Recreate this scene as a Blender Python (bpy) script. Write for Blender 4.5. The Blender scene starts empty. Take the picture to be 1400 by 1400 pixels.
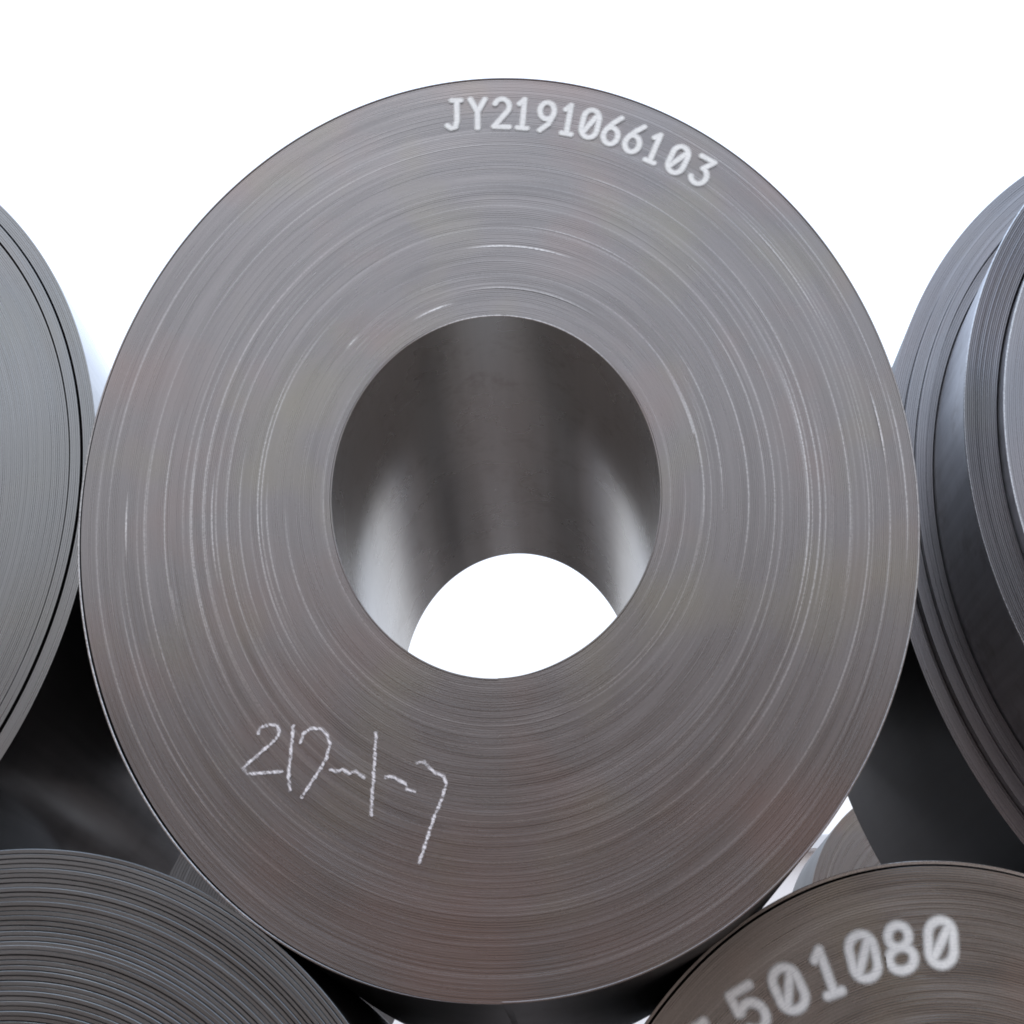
import bpy, math
import numpy as np

# ------------------------------------------------------------------ camera
sc = bpy.context.scene
OVAL = 1.2033                      # the coils stand slightly taller than wide
CAM_POS = (0.10928, -2.44802, -1.12248)
PITCH, YAW, ROLL, LENS = 0.412182, -0.03252, -0.017039, 1974.567 / 1400 * 36.0
cam_data = bpy.data.cameras.new("camera")
cam = bpy.data.objects.new("camera", cam_data)
sc.collection.objects.link(cam)
sc.camera = cam
cam_data.sensor_width = 36.0
cam_data.lens = LENS
cam_data.clip_start = 0.05
cam_data.clip_end = 2000.0
_f = np.array([math.sin(YAW) * math.cos(PITCH), math.cos(YAW) * math.cos(PITCH), math.sin(PITCH)])
_r = np.array([math.cos(YAW), -math.sin(YAW), 0.0])
_u = np.cross(_r, _f)
_r2 = math.cos(ROLL) * _r + math.sin(ROLL) * _u
_u2 = -math.sin(ROLL) * _r + math.cos(ROLL) * _u
from mathutils import Matrix
cam.matrix_world = Matrix([[_r2[i], _u2[i], -_f[i], CAM_POS[i]] for i in range(3)] + [[0, 0, 0, 1]])

# ------------------------------------------------------------------ sky, sun, exposure
SUN_EL, SUN_AZ = math.radians(60), math.radians(200)     # high, behind the photographer, veiled
world = bpy.data.worlds.new("World")
sc.world = world
world.use_nodes = True
wn, wl = world.node_tree.nodes, world.node_tree.links
wn.clear()
w_out = wn.new("ShaderNodeOutputWorld")
w_bg = wn.new("ShaderNodeBackground")
w_bg.inputs["Strength"].default_value = 0.12
w_sky = wn.new("ShaderNodeTexSky")
w_sky.sky_type = 'NISHITA'
w_sky.sun_disc = False
w_sky.sun_elevation = SUN_EL
w_sky.sun_rotation = SUN_AZ
w_sky.air_density = 1.0
w_sky.dust_density = 4.0
w_mix = wn.new("ShaderNodeMix")
w_mix.data_type = 'RGBA'
w_mix.inputs[0].default_value = 0.85                     # veil of cloud over the clear sky
# overcast luminance, the same all round: one third as bright at the horizon as overhead
w_tc = wn.new("ShaderNodeTexCoord")
w_sep = wn.new("ShaderNodeSeparateXYZ")
wl.new(w_tc.outputs["Generated"], w_sep.inputs[0])
w_el = wn.new("ShaderNodeMapRange")
w_el.inputs[1].default_value = 0.0
w_el.inputs[2].default_value = 1.0
w_el.inputs[3].default_value = 1.0 / 3.0
w_el.inputs[4].default_value = 1.0
wl.new(w_sep.outputs[2], w_el.inputs[0])
w_sc = wn.new("ShaderNodeVectorMath")
w_sc.operation = 'SCALE'
w_tint = wn.new("ShaderNodeMix")
w_tint.data_type = 'RGBA'
w_tint.inputs[6].default_value = (22.5, 21.8, 21.4, 1)
w_tint.inputs[7].default_value = (16.4, 21.4, 29.5, 1)
wl.new(w_sep.outputs[2], w_tint.inputs[0])
wl.new(w_tint.outputs[2], w_sc.inputs[0])
wl.new(w_el.outputs[0], w_sc.inputs["Scale"])
wl.new(w_sc.outputs[0], w_mix.inputs[7])
wl.new(w_sky.outputs[0], w_mix.inputs[6])
wl.new(w_mix.outputs[2], w_bg.inputs["Color"])
wl.new(w_bg.outputs[0], w_out.inputs[0])

sun_data = bpy.data.lights.new("sun", 'SUN')
sun_data.energy = 0.7
sun_data.angle = math.radians(25)
sun_data.color = (1.0, 0.96, 0.9)
sun = bpy.data.objects.new("sun", sun_data)
sc.collection.objects.link(sun)
_sd = np.array([math.sin(SUN_AZ) * math.cos(SUN_EL), math.cos(SUN_AZ) * math.cos(SUN_EL), math.sin(SUN_EL)])
from mathutils import Vector
sun.rotation_euler = Vector(_sd).to_track_quat('Z', 'Y').to_euler()

sc.view_settings.view_transform = 'Standard'
sc.view_settings.look = 'None'
sc.view_settings.exposure = 0.0
sc.view_settings.gamma = 1.0
sc.view_settings.use_curve_mapping = False
sc.cycles.filter_width = 1.9
sc.cycles.max_bounces = 10
sc.cycles.glossy_bounces = 6
sc.cycles.transparent_max_bounces = 12

# ------------------------------------------------------------------ material helpers
def new_mat(name):
    m = bpy.data.materials.new(name)
    m.use_nodes = True
    nt = m.node_tree
    nt.nodes.clear()
    out = nt.nodes.new("ShaderNodeOutputMaterial")
    b = nt.nodes.new("ShaderNodeBsdfPrincipled")
    nt.links.new(b.outputs[0], out.inputs[0])
    return m, nt, b

def N(nt, kind, **kw):
    n = nt.nodes.new(kind)
    for k, v in kw.items():
        setattr(n, k, v)
    return n

def math_node(nt, op, a, b=None, clamp=False):
    n = N(nt, "ShaderNodeMath", operation=op, use_clamp=clamp)
    for i, v in enumerate((a, b)):
        if v is None:
            continue
        if isinstance(v, (int, float)):
            n.inputs[i].default_value = v
        else:
            nt.links.new(v, n.inputs[i])
    return n.outputs[0]

def mix_col(nt, fac, a, b, blend='MIX'):
    n = N(nt, "ShaderNodeMix", data_type='RGBA', blend_type=blend)
    for i, v in ((0, fac), (6, a), (7, b)):
        if isinstance(v, (int, float)):
            n.inputs[i].default_value = v
        elif isinstance(v, tuple):
            n.inputs[i].default_value = (*v, 1)
        else:
            nt.links.new(v, n.inputs[i])
    return n.outputs[2]

def ramp(nt, src, lo, hi):
    n = N(nt, "ShaderNodeMapRange", clamp=True)
    nt.links.new(src, n.inputs[0])
    n.inputs[1].default_value = lo
    n.inputs[2].default_value = hi
    return n.outputs[0]

def polar_vec(nt, rs, ts):
    """(radius * rs, cos * ts, sin * ts) of the wound strip"""
    a = N(nt, "ShaderNodeAttribute", attribute_name="polar")
    m = N(nt, "ShaderNodeVectorMath", operation='MULTIPLY')
    nt.links.new(a.outputs["Vector"], m.inputs[0])
    m.inputs[1].default_value = (rs, ts, ts)
    return m.outputs[0]

def noise(nt, vec, scale, detail=2.0, rough=0.5):
    n = N(nt, "ShaderNodeTexNoise")
    nt.links.new(vec, n.inputs["Vector"])
    n.inputs["Scale"].default_value = scale
    n.inputs["Detail"].default_value = detail
    n.inputs["Roughness"].default_value = rough
    return n.outputs["Fac"]

def edge_steel(name, dark, mid, light, metal=0.92, rough=0.28, tint=0.6, streak=1.0):
    """slit edges of the wound strip: streaks along the winding, faint oil and rust tints"""
    m, nt, b = new_mat(name)
    obj = N(nt, "ShaderNodeTexCoord").outputs["Object"]
    fine = noise(nt, polar_vec(nt, 420, 2.2), 1.0, 3, 0.6)
    coarse = noise(nt, polar_vec(nt, 45, 1.6), 1.0, 3, 0.6)
    shift = N(nt, "ShaderNodeMapping")
    shift.inputs["Location"].default_value = (3.7, 1.1, 5.3)
    nt.links.new(obj, shift.inputs[0])
    patch = noise(nt, shift.outputs[0], 2.6, 3, 0.55)
    patch2 = noise(nt, obj, 3.7, 2, 0.5)
    grain = noise(nt, obj, 260, 2, 0.7)
    v = math_node(nt, 'ADD', math_node(nt, 'MULTIPLY', fine, 0.45 * streak), math_node(nt, 'MULTIPLY', coarse, 0.55))
    v = math_node(nt, 'ADD', v, math_node(nt, 'MULTIPLY', math_node(nt, 'SUBTRACT', grain, 0.5), 0.25))
    c = mix_col(nt, ramp(nt, v, 0.28, 0.68), dark, mid)
    brown = (mid[0] * 1.05, mid[1] * 0.86, mid[2] * 0.80)
    olive = (mid[0] * 0.98, mid[1] * 0.97, mid[2] * 0.80)
    c = mix_col(nt, math_node(nt, 'MULTIPLY', ramp(nt, patch, 0.46, 0.66), tint), c, brown)
    c = mix_col(nt, math_node(nt, 'MULTIPLY', ramp(nt, patch2, 0.52, 0.7), tint), c, olive)
    w = N(nt, "ShaderNodeAttribute", attribute_name="wear_glint").outputs["Fac"]  # rubbed steel plus painted highlight streaks, both lighten the base colour
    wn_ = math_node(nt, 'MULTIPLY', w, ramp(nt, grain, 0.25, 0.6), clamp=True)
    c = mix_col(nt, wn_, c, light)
    nt.links.new(c, b.inputs["Base Color"])
    b.inputs["Metallic"].default_value = metal
    nt.links.new(math_node(nt, 'ADD', math_node(nt, 'MULTIPLY', coarse, 0.2), rough - 0.1), b.inputs["Roughness"])
    bump = N(nt, "ShaderNodeBump")
    bump.inputs["Strength"].default_value = 0.10
    bump.inputs["Distance"].default_value = 0.0015
    nt.links.new(math_node(nt, 'ADD', fine, grain), bump.inputs["Height"])
    nt.links.new(bump.outputs[0], b.inputs["Normal"])
    return m

def sheet_steel(name, col, metal, rough, mott=0.3, flecks=0.0):
    """flat faces of the strip: the outside of a coil and the wall of its bore"""
    m, nt, b = new_mat(name)
    obj = N(nt, "ShaderNodeTexCoord").outputs["Object"]
    p = noise(nt, obj, 3.0, 4, 0.6)
    mp = N(nt, "ShaderNodeMapping")
    mp.inputs["Scale"].default_value = (40, 1.2, 40)
    nt.links.new(obj, mp.inputs[0])
    s = noise(nt, mp.outputs[0], 1.0, 3, 0.6)
    v = math_node(nt, 'MULTIPLY', math_node(nt, 'ADD', p, s), 0.5)
    c = mix_col(nt, ramp(nt, v, 0.35, 0.65), tuple(x * (1 - mott) for x in col), tuple(x * (1 + mott) for x in col))
    if flecks:
        f1 = noise(nt, obj, 9.0, 5, 0.7)
        f2 = noise(nt, obj, 38.0, 4, 0.7)
        fm = math_node(nt, 'MULTIPLY', ramp(nt, f1, 0.48, 0.66), ramp(nt, f2, 0.42, 0.60))
        c = mix_col(nt, math_node(nt, 'MULTIPLY', fm, flecks), c, (0.13, 0.085, 0.055))
    nt.links.new(c, b.inputs["Base Color"])
    b.inputs["Metallic"].default_value = metal
    nt.links.new(math_node(nt, 'ADD', math_node(nt, 'MULTIPLY', p, 0.16), rough - 0.08), b.inputs["Roughness"])
    bump = N(nt, "ShaderNodeBump")
    bump.inputs["Strength"].default_value = 0.08
    bump.inputs["Distance"].default_value = 0.004
    nt.links.new(p, bump.inputs["Height"])
    nt.links.new(bump.outputs[0], b.inputs["Normal"])
    return m

def paint(name, col, stripes, breakup):
    m, nt, b = new_mat(name)
    obj = N(nt, "ShaderNodeTexCoord").outputs["Object"]
    a = N(nt, "ShaderNodeAttribute", attribute_name="coverage").outputs["Fac"]
    n1 = noise(nt, polar_vec(nt, stripes, 2.0), 1.0, 2, 0.6)
    n2 = noise(nt, obj, 240, 2, 0.7)
    k = math_node(nt, 'ADD', math_node(nt, 'MULTIPLY', n1, 0.65), math_node(nt, 'MULTIPLY', n2, 0.35))
    al = math_node(nt, 'MULTIPLY', a, math_node(nt, 'ADD', math_node(nt, 'MULTIPLY', ramp(nt, k, 0.36, 0.56), breakup), 1 - breakup), clamp=True)
    b.inputs["Base Color"].default_value = (*col, 1)
    b.inputs["Roughness"].default_value = 0.85
    nt.links.new(al, b.inputs["Alpha"])
    return m

def plain(name, c0, c1, scale, rough=0.85, bump_d=0.01):
    m, nt, b = new_mat(name)
    obj = N(nt, "ShaderNodeTexCoord").outputs["Object"]
    n1 = noise(nt, obj, scale, 6, 0.65)
    nt.links.new(mix_col(nt, ramp(nt, n1, 0.3, 0.7), c0, c1), b.inputs["Base Color"])
    b.inputs["Roughness"].default_value = rough
    bump = N(nt, "ShaderNodeBump")
    bump.inputs["Strength"].default_value = 0.4
    bump.inputs["Distance"].default_value = bump_d
    nt.links.new(n1, bump.inputs["Height"])
    nt.links.new(bump.outputs[0], b.inputs["Normal"])
    return m

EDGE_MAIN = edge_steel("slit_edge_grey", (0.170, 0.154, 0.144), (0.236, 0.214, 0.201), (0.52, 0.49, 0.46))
EDGE_LEFT = edge_steel("slit_edge_pale", (0.215, 0.210, 0.200), (0.266, 0.260, 0.248), (0.4, 0.4, 0.39), streak=0.5, tint=0.15)
EDGE_RIGHT = edge_steel("slit_edge_blue", (0.17, 0.167, 0.172), (0.265, 0.26, 0.267), (0.5, 0.5, 0.5), tint=0.2)
EDGE_LL = edge_steel("slit_edge_ribbed", (0.140, 0.143, 0.140), (0.215, 0.219, 0.214), (0.38, 0.38, 0.37), tint=0.0)
EDGE_LR = edge_steel("slit_edge_oiled", (0.17, 0.158, 0.142), (0.335, 0.312, 0.278), (0.52, 0.49, 0.45), tint=0.6)
EDGE_BACK = edge_steel("slit_edge_dull", (0.07, 0.066, 0.064), (0.11, 0.104, 0.10), (0.3, 0.3, 0.3), rough=0.5)
OUTER = sheet_steel("strip_outside_dark", (0.018, 0.0175, 0.018), 0.1, 0.48)
OUTER_LEFT = sheet_steel("strip_outside_bright", (0.17, 0.165, 0.165), 0.85, 0.16)
OUTER_RIGHT = sheet_steel("strip_outside_blue", (0.46, 0.46, 0.48), 0.85, 0.46, 0.16, 0.3)
BORE = sheet_steel("strip_bore_polished", (0.385, 0.37, 0.35), 0.75, 0.28, 0.05, 0.25)
STENCIL = paint("stencil_white", (0.90, 0.89, 0.84), 700, 0.22)
CHALK = paint("chalk_white", (0.84, 0.80, 0.79), 420, 0.9)
CONCRETE = plain("yard_concrete", (0.15, 0.108, 0.088), (0.22, 0.165, 0.135), 1.5)
PLINTH = plain("plinth_concrete", (0.25, 0.24, 0.23), (0.35, 0.34, 0.32), 4)
TIMBER = plain("bearer_timber", (0.16, 0.11, 0.07), (0.28, 0.20, 0.13), 9)
WHITEWASH = plain("whitewashed_wall", (0.80, 0.78, 0.77), (0.85, 0.83, 0.82), 0.4, bump_d=0.002)
ROOFING = plain("pale_roofing", (0.62, 0.62, 0.63), (0.7, 0.7, 0.7), 0.5)
DOORPAINT = plain("grey_door_paint", (0.35, 0.37, 0.4), (0.4, 0.42, 0.45), 1.0)

# ------------------------------------------------------------------ object helpers
COL = sc.collection

def tag(o, label=None, cat=None, group=None, kind=None):
    for k, v in (("label", label), ("category", cat), ("group", group), ("kind", kind)):
        if v:
            o[k] = v
    return o

def empty(name, loc, label, cat, group=None):
    o = bpy.data.objects.new(name, None)
    o.empty_display_size = 0.2
    COL.objects.link(o)
    o.location = loc
    return tag(o, label, cat, group)

def mesh_obj(name, verts, quads, mats, parent=None, mat_idx=None, smooth=True, attrs=None):
    me = bpy.data.meshes.new(name)
    verts = np.asarray(verts, np.float32)
    quads = np.asarray(quads, np.int32)
    me.vertices.add(len(verts))
    me.vertices.foreach_set("co", verts.ravel())
    nq = len(quads)
    me.loops.add(nq * 4)
    me.loops.foreach_set("vertex_index", quads.ravel())
    me.polygons.add(nq)
    me.polygons.foreach_set("loop_start", np.arange(0, nq * 4, 4, dtype=np.int32))
    me.polygons.foreach_set("loop_total", np.full(nq, 4, np.int32))
    for m in mats:
        me.materials.append(m)
    if mat_idx is not None:
        me.polygons.foreach_set("material_index", np.asarray(mat_idx, np.int32))
    me.polygons.foreach_set("use_smooth", np.full(nq, smooth, bool) if np.isscalar(smooth) else np.asarray(smooth, bool))
    me.update(calc_edges=True)
    for an, (typ, data) in (attrs or {}).items():
        at = me.attributes.new(an, typ, 'POINT')
        at.data.foreach_set("vector" if typ == 'FLOAT_VECTOR' else "value", np.asarray(data, np.float32).ravel())
    me.validate()
    o = bpy.data.objects.new(name, me)
    COL.objects.link(o)
    if parent:
        o.parent = parent
    return o

def box(name, x0, x1, y0, y1, z0, z1, mat, parent=None, bevel=0.0):
    """box with chamfered long edges"""
    import bmesh
    bm = bmesh.new()
    bmesh.ops.create_cube(bm, size=1.0)
    for v in bm.verts:
        v.co = ((x0 + x1) / 2 + v.co.x * (x1 - x0), (y0 + y1) / 2 + v.co.y * (y1 - y0), (z0 + z1) / 2 + v.co.z * (z1 - z0))
    if bevel:
        bmesh.ops.bevel(bm, geom=list(bm.edges), offset=bevel, segments=2, affect='EDGES')
    me = bpy.data.meshes.new(name)
    bm.to_mesh(me)
    bm.free()
    me.materials.append(mat)
    o = bpy.data.objects.new(name, me)
    COL.objects.link(o)
    if parent:
        o.parent = parent
    return o

def knots(rng, u, spacing):
    """smooth 1-D random walk along the strip, u in turns"""
    n = int(u.max() / spacing) + 4
    vals = rng.uniform(-1, 1, n)
    p = u / spacing
    i = p.astype(int)
    f = p - i
    f = f * f * (3 - 2 * f)
    return vals[i] * (1 - f) + vals[i + 1] * f

def strip(name, parent, zc, r0, r1, turns, y0, width, edge, side, seed, fill=0.94, amp=0.0012, wear_glint=0.5,
          seg=240, dish=None, loose=None, arcs=(), kind=None, slow=0.0, bevel=None, start=0.0, ecc=None, taper=None, jitter=0.0):
    """a length of steel strip wound from radius r0 to r1: front edge, back edge, inner and outer face.
    zc: height of the axis above the parent's origin; y0: front edge behind the parent's origin"""
    rng = np.random.default_rng(seed)
    pitch = (r1 - r0) / turns
    n = int(round(turns * seg)) + 1
    u = np.arange(n) / seg
    th = (u + start) * 2 * math.pi
    ri = r0 + pitch * (u - 0.5) * (turns > 1.5) + 0 * u
    t = pitch * fill
    if jitter:                                          # wraps lie a little unevenly
        ri = ri + jitter * pitch * (knots(rng, u, 2.3) + 0.5 * knots(rng, u, 0.8))
    r_mid = ri + t / 2
    if loose is not None:
        ri = ri + loose(u, th)
    ro = ri + t
    if taper == 'in':                                   # the strip's inner end, rolled thin against the next turn
        k_ = np.clip(1 - u / 0.07, 0, 1)
        ri = ri + t * 0.97 * k_ * k_ * (3 - 2 * k_)
    elif taper == 'out':                                # the outer tail, pressed down on the turn below
        k_ = np.clip((u - turns + 0.07) / 0.07, 0, 1)
        ro = ro - t * 0.97 * k_ * k_ * (3 - 2 * k_)
    off = amp * (0.6 * knots(rng, u, 0.37) + 0.9 * knots(rng, u, 1.0) + 0.25 * knots(rng, u, 0.06))
    if slow:
        off = off + slow * knots(rng, u, max(turns / 9.0, 0.5))
    wr = np.clip(knots(rng, u, 0.23) * 1.0 + 0.5 * knots(rng, u, 0.9) - 0.62, 0, 1) * wear_glint * (0.25 + 0.75 * np.cos(th) ** 2)  # random rubbing, painted brighter at the sides where highlights fall
    for (ar, a0, a1, w, push) in arcs:                 # rubbed bright stretches of single turns, highlights painted into the colour
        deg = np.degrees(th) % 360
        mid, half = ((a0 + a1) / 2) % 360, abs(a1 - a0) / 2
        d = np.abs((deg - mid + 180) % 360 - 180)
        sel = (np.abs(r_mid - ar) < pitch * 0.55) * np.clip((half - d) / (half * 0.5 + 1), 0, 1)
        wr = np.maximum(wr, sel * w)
        off = off - sel * push
    if dish is not None:
        off = off + dish(ri)
    c, s = np.cos(th), np.sin(th)
    b = np.minimum(bevel if bevel else min(0.0007, t * 0.22), (ro - ri) * 0.4)

    def ring(r, y):
        return np.stack([r * c, y, zc + OVAL * r * s + (ecc(r) if ecc else 0.0)], 1)
    yb = np.full(n, y0 + width) + 0.4 * off
    yf = y0 + off
    rows = [(ri, yf + b), (ri + b, yf), (ro - b, yf), (ro, yf + b),      # front edge, rounded
            (ro, yf + b), (ro, yb), (ro, yb), (ri, yb), (ri, yb), (ri, yf + b)]
    V = np.stack([ring(r, y) for r, y in rows], 1)                         # n, 10, 3
    base = (np.arange(n - 1) * 10)[:, None]
    Q, M = [], []
    for a_, mi in ((0, 0), (1, 0), (2, 0), (4, 1), (6, 0), (8, 1)):
        Q.append(np.concatenate([base + a_, base + a_ + 1, base + a_ + 11, base + a_ + 10], 1))
        M.append(np.full(n - 1, mi))
    caps = [[0, 9 - 0, 5, 3], [(n - 1) * 10 + 3, (n - 1) * 10 + 5, (n - 1) * 10 + 7, (n - 1) * 10 + 0]]
    caps[0] = [0, 7, 5, 3]
    Q = np.concatenate(Q + [np.array(caps)])
    M = np.concatenate(M + [np.array([1, 1])])
    Q = Q[:, ::-1]
    pol = np.stack([np.stack([r, c, s], 1) for r, _ in rows], 1)
    W = np.repeat(wr[:, None], 10, 1)
    o = mesh_obj(name, V.reshape(-1, 3), Q, [edge, side], parent, M, M == 1,
                 {"polar": ('FLOAT_VECTOR', pol.reshape(-1, 3)), "wear_glint": ('FLOAT', W.ravel())})
    return tag(o, kind=kind)

# ------------------------------------------------------------------ ground, building
GROUND_Z = -2.575
g = mesh_obj("ground", [(-400, -400, GROUND_Z), (400, -400, GROUND_Z), (400, 400, GROUND_Z), (-400, 400, GROUND_Z)],
             [[0, 1, 2, 3]], [CONCRETE], smooth=False)
tag(g, kind="structure")

bd = empty("warehouse", (0, 45, GROUND_Z), "pale whitewashed warehouse far behind the coils, glimpsed through the gap beside the centre coil", "building")
box("wall", -34, 34, 0, 14, 0, 9.9, WHITEWASH, bd)
box("roof", -34.5, 34.5, -0.5, 14.5, 9.9, 10.4, ROOFING, bd, 0.05)
for x in (-22, -8, 6, 20):
    d = box("door", x, x + 4.5, -0.08, 0.02, 0, 4.6, DOORPAINT, bd, 0.01)
    box("handle", x + 4.0, x + 4.15, -0.16, -0.08, 1.0, 1.5, ROOFING, d)

# unseen brown block added behind the camera, darkens and warms the lower coil faces
UNSEEN_BROWN = plain("unseen_block_brown", (0.50, 0.38, 0.315), (0.60, 0.465, 0.39), 0.8, bump_d=0.004)
sh = empty("unseen_block", (0, -14, GROUND_Z), "added unseen brown block behind the camera, dimming and warming the lower coil faces", "building")
box("wall", -30, 30, -10, 0, 0, 6.6, UNSEEN_BROWN, sh)  # front slab of the added block, mirrored in the coil faces
box("roof", -30.4, 30.4, -10.4, 0.4, 6.6, 6.9, UNSEEN_BROWN, sh, 0.04)

# ------------------------------------------------------------------ front stack of coils
GROUP = "steel coils in the front stack"

def coil_root(cx, cz, R, yf, label, group=GROUP):
    """cz, R before the coils' height is stretched; root at the coil's lowest point"""
    e = empty("steel_coil", (cx, yf, OVAL * (cz - R)), label, "steel coil", group)
    return e, OVAL * R

# centre coil -------------------------------------------------------
CZ_MAIN = 0.0
main, zc = coil_root(0.0, CZ_MAIN, 0.7821, 0.0,
    "whole grey steel coil at centre with a white number along its top edge")
RB = 0.305
TOP = 0.0201                                            # wound a little thicker below than above the bore
def ecc(r):
    return TOP * (np.clip((r - RB) / (0.7821 - RB), 0, 1) ** 1.0)
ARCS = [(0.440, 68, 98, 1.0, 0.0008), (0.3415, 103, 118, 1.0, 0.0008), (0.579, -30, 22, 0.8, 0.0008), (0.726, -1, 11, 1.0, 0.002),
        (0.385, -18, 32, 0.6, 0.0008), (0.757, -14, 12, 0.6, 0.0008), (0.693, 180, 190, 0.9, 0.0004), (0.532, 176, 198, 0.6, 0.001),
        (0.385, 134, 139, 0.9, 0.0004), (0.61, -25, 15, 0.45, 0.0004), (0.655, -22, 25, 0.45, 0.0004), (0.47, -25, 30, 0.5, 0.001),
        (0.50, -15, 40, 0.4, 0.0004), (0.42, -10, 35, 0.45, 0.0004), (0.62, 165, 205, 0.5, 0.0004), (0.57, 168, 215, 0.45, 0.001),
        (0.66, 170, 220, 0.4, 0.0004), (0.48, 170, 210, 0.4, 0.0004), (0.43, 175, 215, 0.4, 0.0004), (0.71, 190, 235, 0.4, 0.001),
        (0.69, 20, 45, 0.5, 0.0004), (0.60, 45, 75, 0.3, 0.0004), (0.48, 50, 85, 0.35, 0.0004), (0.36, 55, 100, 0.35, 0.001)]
def main_dish(r):
    return 0.0005 * np.sin(r * 55.0) + 0.0003 * np.sin(r * 131.0 + 1)
P_ = 0.00343                                             # one turn of strip
strip("bore_wrap", main, zc, RB, RB + P_, 1.0, 0.0, 1.25, EDGE_MAIN, BORE, 3, wear_glint=0.3, seg=360, amp=0.0004, dish=lambda r: -0.0008 + 0 * r,
      arcs=[(RB + 0.0017, 30, 125, 1.0, 0.0006)], bevel=0.0009, start=0.75, ecc=ecc, loose=lambda u, th: P_ * u, taper='in')  # arc paints the rim highlight over the top of the bore
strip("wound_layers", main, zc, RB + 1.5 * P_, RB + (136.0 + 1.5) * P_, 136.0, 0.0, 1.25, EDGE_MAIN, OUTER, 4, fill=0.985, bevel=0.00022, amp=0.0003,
      wear_glint=0.9, arcs=ARCS, dish=main_dish, kind="stuff", slow=0.0003, start=0.75, ecc=ecc)
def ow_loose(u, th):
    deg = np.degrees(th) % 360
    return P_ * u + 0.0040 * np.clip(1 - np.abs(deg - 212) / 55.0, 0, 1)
strip("outer_wrap", main, zc, RB + 137.02 * P_, RB + 138.02 * P_, 1.0, 0.0, 1.25, EDGE_MAIN, OUTER, 5, wear_glint=0.2, loose=ow_loose, seg=360, amp=0.0004,
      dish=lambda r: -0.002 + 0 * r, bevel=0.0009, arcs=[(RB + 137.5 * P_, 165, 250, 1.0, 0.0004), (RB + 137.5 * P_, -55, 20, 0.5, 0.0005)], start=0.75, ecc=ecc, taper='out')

# coil at the left edge ----------------------------------------------
left, zl = coil_root(-1.644, 0.065, 0.818, 0.2, "smooth pale grey coil cut off by the left edge, two dark gaps near its rim")
strip("bore_wrap", left, zl, RB, RB + 0.004, 1.0, 0.0, 1.25, EDGE_LEFT, BORE, 11, seg=240)
strip("wound_layers", left, zl, RB + 0.006, 0.7600, 112, 0.0, 1.25, EDGE_LEFT, OUTER_LEFT, 12, start=0.5, fill=0.985, bevel=0.0004, amp=0.0004, wear_glint=0.15, kind="stuff", slow=0.0008)
strip("wrap_band", left, zl, 0.7637, 0.7845, 5, -0.004, 1.25, EDGE_LEFT, OUTER_LEFT, 13, start=0.5, fill=0.985, bevel=0.0004, amp=0.0004, wear_glint=0.2)
strip("wrap_band", left, zl, 0.7885, 0.8165, 7, 0.002, 1.25, EDGE_LEFT, OUTER_LEFT, 14, start=0.5, fill=0.985, bevel=0.0004, amp=0.0004, wear_glint=0.2)

# telescoped coil at the right edge ------------------------------------
right, zr = coil_root(1.702, 0.041, 0.889, 0.4, "telescoped coil at the right edge, its inner bands pushed out past the rim")
for (r0, r1, n, y, sd, wv) in ((RB, RB + .004, 1, -.28, 20, .2), (RB + .006, .640, 84, -.285, 21, .5), (.644, .716, 18, -.292, 22, .5), (.720, .785, 17, -.262, 23, .4),
                               (.788, .806, 4, -.005, 24, .4), (.8072, .826, 4, -.020, 25, .3), (.8272, .852, 6, -.004, 26, .3), (.8532, .888, 8, .02, 27, .3)):
    nm = "bore_wrap" if sd == 20 else ("wound_layers" if sd == 21 else "wrap_band")
    strip(nm, right, zr, r0, r1, n, y, 1.25 if y < -.1 else 0.97, EDGE_RIGHT, BORE if sd == 20 else (OUTER if sd == 27 else OUTER_RIGHT), sd, start=0.02, fill=0.975, amp=0.0008, wear_glint=wv, kind="stuff" if sd == 21 else None,
          bevel=0.0018 if sd == 23 else 0.0003,
          arcs=[(r1 - 0.002, 90, 260, 0.9, 0.0)] if sd in (22, 23) else ())

# coil below, left: thick ribbed wraps ----------------------------------
low_l, zll = coil_root(-0.809, -1.315, 0.774, 0.0, "dark coil with widely spaced ribbed wraps, under the centre coil in the lower left corner")
strip("bore_wrap", low_l, zll, RB, RB + 0.007, 1.0, 0.0, 1.25, EDGE_LL, BORE, 31)
strip("wound_layers", low_l, zll, RB + 0.011, 0.7770, 70, 0.0, 1.25, EDGE_LL, OUTER, 32, fill=0.90, jitter=0.12, bevel=0.0007, amp=0.0014, wear_glint=0.2, kind="stuff", seg=300)

# coil below, right: oiled, numbered -------------------------------------
low_r, zlr = coil_root(0.753, -1.264, 0.710, 0.2, "brownish coil under the centre coil in the lower right corner, large white digits")
strip("bore_wrap", low_r, zlr, RB, RB + 0.004, 1.0, 0.0, 1.25, EDGE_LR, BORE, 41)
strip("wound_layers", low_r, zlr, RB + 0.006, 0.7005, 108, 0.0, 1.25, EDGE_LR, OUTER, 42, fill=0.98, bevel=0.0003, amp=0.0007, wear_glint=0.5, kind="stuff", slow=0.0008)
strip("outer_wrap", low_r, zlr, 0.7035, 0.7095, 1.0, 0.012, 1.25, EDGE_LR, OUTER, 43, seg=360, amp=0.001,
      arcs=[(0.7065, 60, 115, 0.6, 0.0)])

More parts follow.
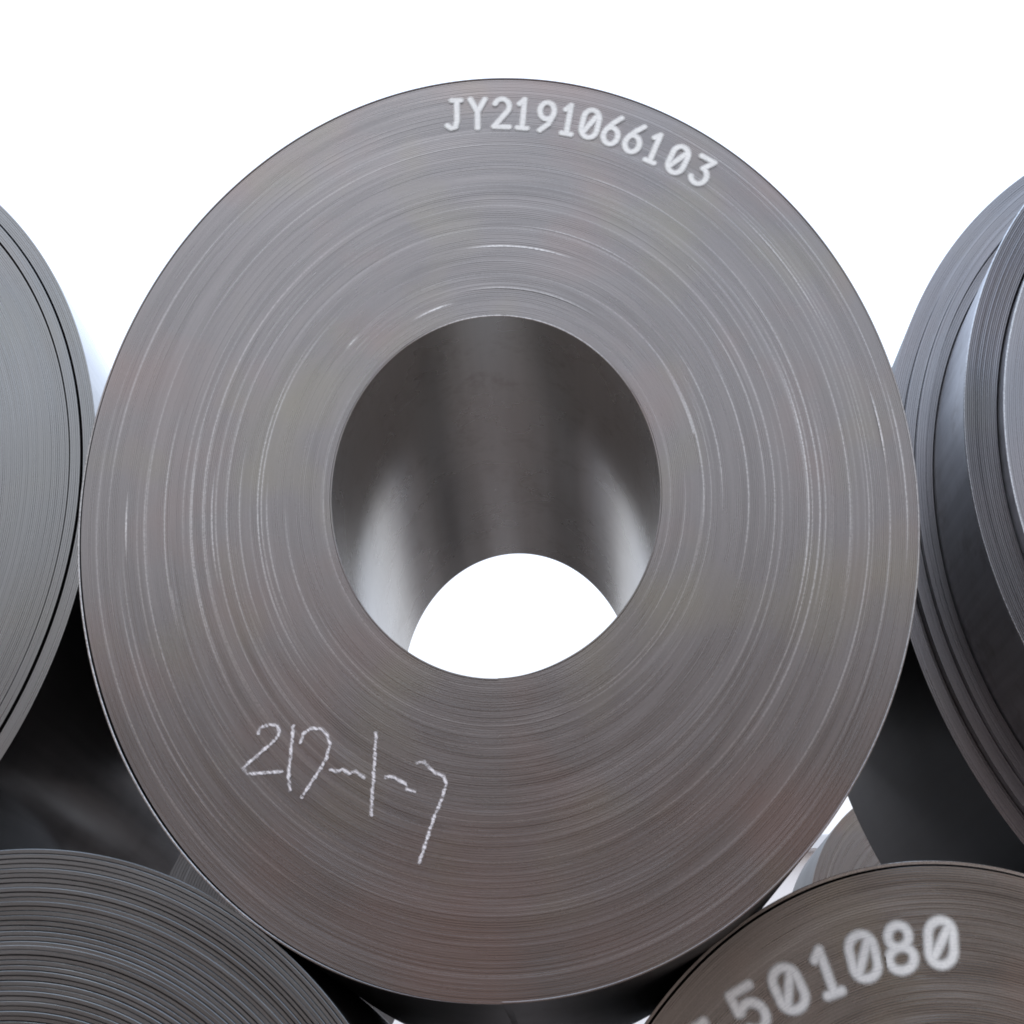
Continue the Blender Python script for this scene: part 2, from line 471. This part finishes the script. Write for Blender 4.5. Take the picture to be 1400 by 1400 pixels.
# ------------------------------------------------------------------ lettering
def sdf_sheet(name, parent, strokes, P0, U, Vv, y, width, soft, mat, origin, axis, cell, wobble=0.0):
    """a thin film of paint: strokes are polylines in glyph space; P0 + a*U + b*Vv in metres on the coil face"""
    segs = []
    for st in strokes:
        pts = [np.array(P0) + a * np.array(U) + b * np.array(Vv) for a, b in st]
        segs += list(zip(pts[:-1], pts[1:]))
    allp = np.array([p for s in segs for p in s])
    lo, hi = allp.min(0) - width - soft, allp.max(0) + width + soft
    nx, nz = (np.ceil((hi - lo) / cell).astype(int) + 1)
    X, Z = np.meshgrid(lo[0] + np.arange(nx) * cell, lo[1] + np.arange(nz) * cell, indexing='ij')
    d = np.full(X.shape, 9.0)
    for a, b in segs:
        ab = b - a
        L2 = max(ab @ ab, 1e-12)
        t = np.clip(((X - a[0]) * ab[0] + (Z - a[1]) * ab[1]) / L2, 0, 1)
        d = np.minimum(d, np.hypot(X - a[0] - t * ab[0], Z - a[1] - t * ab[1]))
    d = d + wobble * (np.sin(X * 310 + Z * 170) + np.sin(Z * 430 - X * 90 + 1.3) + np.sin(X * 790 + Z * 610))
    al = np.clip((width / 2 + soft / 2 - d) / soft, 0, 1)
    al = al * al * (3 - 2 * al)
    idx = np.arange(nx * nz).reshape(nx, nz)
    q = np.stack([idx[:-1, :-1], idx[1:, :-1], idx[1:, 1:], idx[:-1, 1:]], -1).reshape(-1, 4)
    keep = al.ravel()[q].max(1) > 0
    q = q[keep]
    used, inv = np.unique(q, return_inverse=True)
    q = inv.reshape(-1, 4)
    V = np.stack([X.ravel(), np.full(X.size, y), Z.ravel()], 1)[used] - np.array(origin)
    rx, rz = X.ravel()[used] - axis[0], (Z.ravel()[used] - axis[1]) / OVAL
    r = np.hypot(rx, rz) + 1e-9
    return mesh_obj(name, V, q, [mat], parent, None, True,
                    {"coverage": ('FLOAT', al.ravel()[used]), "polar": ('FLOAT_VECTOR', np.stack([r, rx / r, rz / r], 1))})

def oval(cx, cy, rx, ry, a0=0, a1=360, n=20):
    return [(cx + rx * math.cos(math.radians(a0 + (a1 - a0) * i / n)), cy + ry * math.sin(math.radians(a0 + (a1 - a0) * i / n))) for i in range(n + 1)]

def stadium(rx=.85, ry=.92, c=.35):
    top = oval(0, c, rx, ry - c, 0, 180, 10)
    bot = oval(0, -c, rx, ry - c, 180, 360, 10)
    return top + bot + [top[0]]

GLYPH = {
    '0': [stadium(), [(-.5, -.55), (.5, .55)]],
    '1': [[(-.45, .62), (.05, .95), (.05, -.95)], [(-.45, -.95), (.55, -.95)]],
    '2': [oval(0, .42, .8, .5, 160, -35, 12) + [(-.8, -.92), (.85, -.92)]],
    '3': [[(-.8, .92), (.8, .92), (.0, .2)] + oval(-.05, -.33, .85, .55, 80, -150, 14)],
    '5': [[(.8, .92), (-.7, .92), (-.78, .1)] + oval(-.02, -.3, .82, .6, 140, -145, 14)],
    '6': [[(.6, .95), (.0, .55), (-.6, .0)] + oval(0, -.38, .78, .55, 150, 510, 20)],
    '7': [[(-.8, .92), (.8, .92), (-.2, -.95)]],
    '8': [oval(0, .47, .7, .46, -90, 270), oval(0, -.46, .85, .48, 90, 450)],
    '9': [oval(0, .38, .78, .55, -30, 330, 20), [(.75, .15), (.3, -.5), (-.5, -.95)]],
    'J': [[(-.25, .92), (.75, .92)], [(.3, .92), (.3, -.4), (.1, -.85), (-.35, -.92), (-.75, -.75)]],
    'Y': [[(-.8, .95), (0, .1), (.8, .95)], [(0, .1), (0, -.95)]],
}
MAIN_NO = [
('J',-0.0779,0.8657, 0.0193,-0.0005, -0.0006,0.0394), ('Y',-0.0285,0.8652, 0.0193,-0.0009, 0.0002,0.0394), ('2',0.0224,0.8647, 0.0192,-0.0017, 0.0016,0.0393),
('1',0.0670,0.8607, 0.0191,-0.0030, 0.0035,0.0390), ('9',0.1160,0.8507, 0.0189,-0.0042, 0.0054,0.0386), ('1',0.1617,0.8410, 0.0187,-0.0050, 0.0067,0.0382),
('0',0.2072,0.8275, 0.0184,-0.0062, 0.0085,0.0376), ('6',0.2522,0.8084, 0.0179,-0.0077, 0.0108,0.0366), ('6',0.2967,0.7857, 0.0172,-0.0092, 0.0129,0.0354),
('1',0.3378,0.7595, 0.0168,-0.0098, 0.0141,0.0345), ('0',0.3841,0.7278, 0.0162,-0.0108, 0.0156,0.0333), ('3',0.4301,0.6964, 0.0155,-0.0117, 0.0171,0.0321)]
LOW_NO = [
('0',0.7614,-0.8120, 0.0255,0.0008, 0.0033,0.0410), ('8',0.6892,-0.8192, 0.0255,0.0033, -0.0016,0.0406), ('0',0.6241,-0.8327, 0.0253,0.0054, -0.0057,0.0398),
('1',0.5567,-0.8571, 0.0247,0.0079, -0.0105,0.0383), ('0',0.4896,-0.8838, 0.0239,0.0098, -0.0144,0.0367), ('5',0.4197,-0.9174, 0.0226,0.0120, -0.0187,0.0345),
('7',0.342,-0.976, 0.0213,0.0136, -0.0222,0.0323)]

def part_root(name, parent, label):
    o = bpy.data.objects.new(name, None)
    o.empty_display_size = 0.05
    COL.objects.link(o)
    o.parent = parent
    o["label"] = label
    return o

pn = part_root("painted_number", main, "white stencilled number JY2191066103 along the upper rim")
for ch, x, z, ux, uz, vx, vz in MAIN_NO:
    sdf_sheet("letter" if ch in "JY" else "digit", pn, GLYPH[ch], (x, z), (ux, uz), (vx, vz), -0.0019, 0.0122, 0.0072, STENCIL,
              main.location, (0, 0), 0.0016)
pn = part_root("painted_number", low_r, "large white stencilled digits ending in 501080")
for ch, x, z, ux, uz, vx, vz in LOW_NO:
    sdf_sheet("digit", pn, GLYPH[ch], (x, z), (ux, uz), (vx, vz), 0.1972, 0.0162, 0.0118, STENCIL,
              low_r.location, (0.753, -1.264 * OVAL), 0.0022)
CHALK_STROKES = [
[(-0.4196, -0.4593), (-0.4176, -0.45), (-0.4013, -0.4448), (-0.3865, -0.4471), (-0.383, -0.4584), (-0.3889, -0.4713), (-0.4429, -0.5197), (-0.435, -0.5302), (-0.3751, -0.5287)],
[(-0.3589, -0.4478), (-0.3618, -0.5034), (-0.3637, -0.54), (-0.3592, -0.56)],
[(-0.3447, -0.478), (-0.3417, -0.4632), (-0.3274, -0.4523), (-0.309, -0.4547), (-0.2995, -0.4643), (-0.2934, -0.483), (-0.2997, -0.5087), (-0.3099, -0.5267), (-0.3388, -0.5731)],
[(-0.2918, -0.5272), (-0.2773, -0.5294), (-0.2701, -0.5259), (-0.259, -0.5346), (-0.2482, -0.5312), (-0.2317, -0.5425)],
[(-0.2136, -0.4647), (-0.2146, -0.4998), (-0.2161, -0.5436), (-0.2182, -0.5797), (-0.2183, -0.6064)],
[(-0.1956, -0.5423), (-0.1866, -0.5407), (-0.1612, -0.554), (-0.1575, -0.5632), (-0.1449, -0.5689)],
[(-0.14, -0.5182), (-0.1292, -0.5185), (-0.111, -0.5353), (-0.0948, -0.5448), (-0.0911, -0.5576), (-0.0982, -0.5826), (-0.1106, -0.6108), (-0.121, -0.6423), (-0.1354, -0.6873)]]
cm = part_root("chalk_mark", main, "handwritten white chalk figures below the bore")
for st in CHALK_STROKES:
    sdf_sheet("chalk_stroke", cm, [st], (0, 0), (1, 0), (0, 1), -0.0019, 0.0048, 0.0032, CHALK, main.location, (0, 0), 0.0011, 0.0005)

# ------------------------------------------------------------------ what the lower coils rest on
def bearer(x, y, z0, z1, label):
    b = box("timber_bearer", x - 0.45, x + 0.45, y - 0.07, y + 0.07, z0, z1, TIMBER, None, 0.008)
    tag(b, label, "timber", "timbers under the lower coils")
zb = OVAL * (-1.315 - 0.774)
bearer(-0.809, 0.25, GROUND_Z, zb, "thin timber bearer under the front of the ribbed coil")
bearer(-0.809, 1.0, GROUND_Z, zb, "thin timber bearer under the back of the ribbed coil")
zb = OVAL * (-1.264 - 0.710)
bearer(0.753, 0.45, GROUND_Z, zb, "thick timber bearer under the front of the brownish coil")
bearer(0.753, 1.2, GROUND_Z, zb, "thick timber bearer under the back of the brownish coil")

# ------------------------------------------------------------------ second stack, behind
BACK = "steel coils in the stack behind"
def back_coil(cx, cz, R, y, label, seed, edge=EDGE_BACK, rb=0.305):
    e, z = coil_root(cx, cz, R, y, label, BACK)
    strip("bore_wrap", e, z, rb, rb + 0.005, 1.0, 0.0, 1.25, edge, BORE, seed, seg=120)
    strip("wound_layers", e, z, rb + 0.006, R, 40, 0.0, 1.25, edge, OUTER, seed + 1, seg=120, kind="stuff")
back_coil(2.60, 0.19, 0.80, 8.0, "grey coil far behind, its curved rim showing in the gap above the brownish coil", 60, EDGE_MAIN)
back_coil(1.79, -1.196, 0.797, 8.0, "coil of the rear stack hidden behind the brownish numbered coil", 62)
back_coil(3.41, -1.196, 0.797, 8.0, "coil of the rear stack hidden behind the telescoped coil", 64)
back_coil(-2.10, 0.329, 1.00, 8.0, "large grey coil far behind, a sliver above the ribbed coil beside the centre coil", 66, rb=0.15)
back_coil(-3.05, -1.196, 0.797, 8.0, "outer lower coil of the rear stack behind the pale coil", 68)
back_coil(-1.15, -1.196, 0.797, 8.0, "inner lower coil of the rear stack behind the ribbed coil", 70)
pl = box("plinth", -5.2, 5.2, 7.8, 9.5, GROUND_Z, OVAL * (-1.196 - 0.797), PLINTH, None, 0.01)
tag(pl, kind="structure")
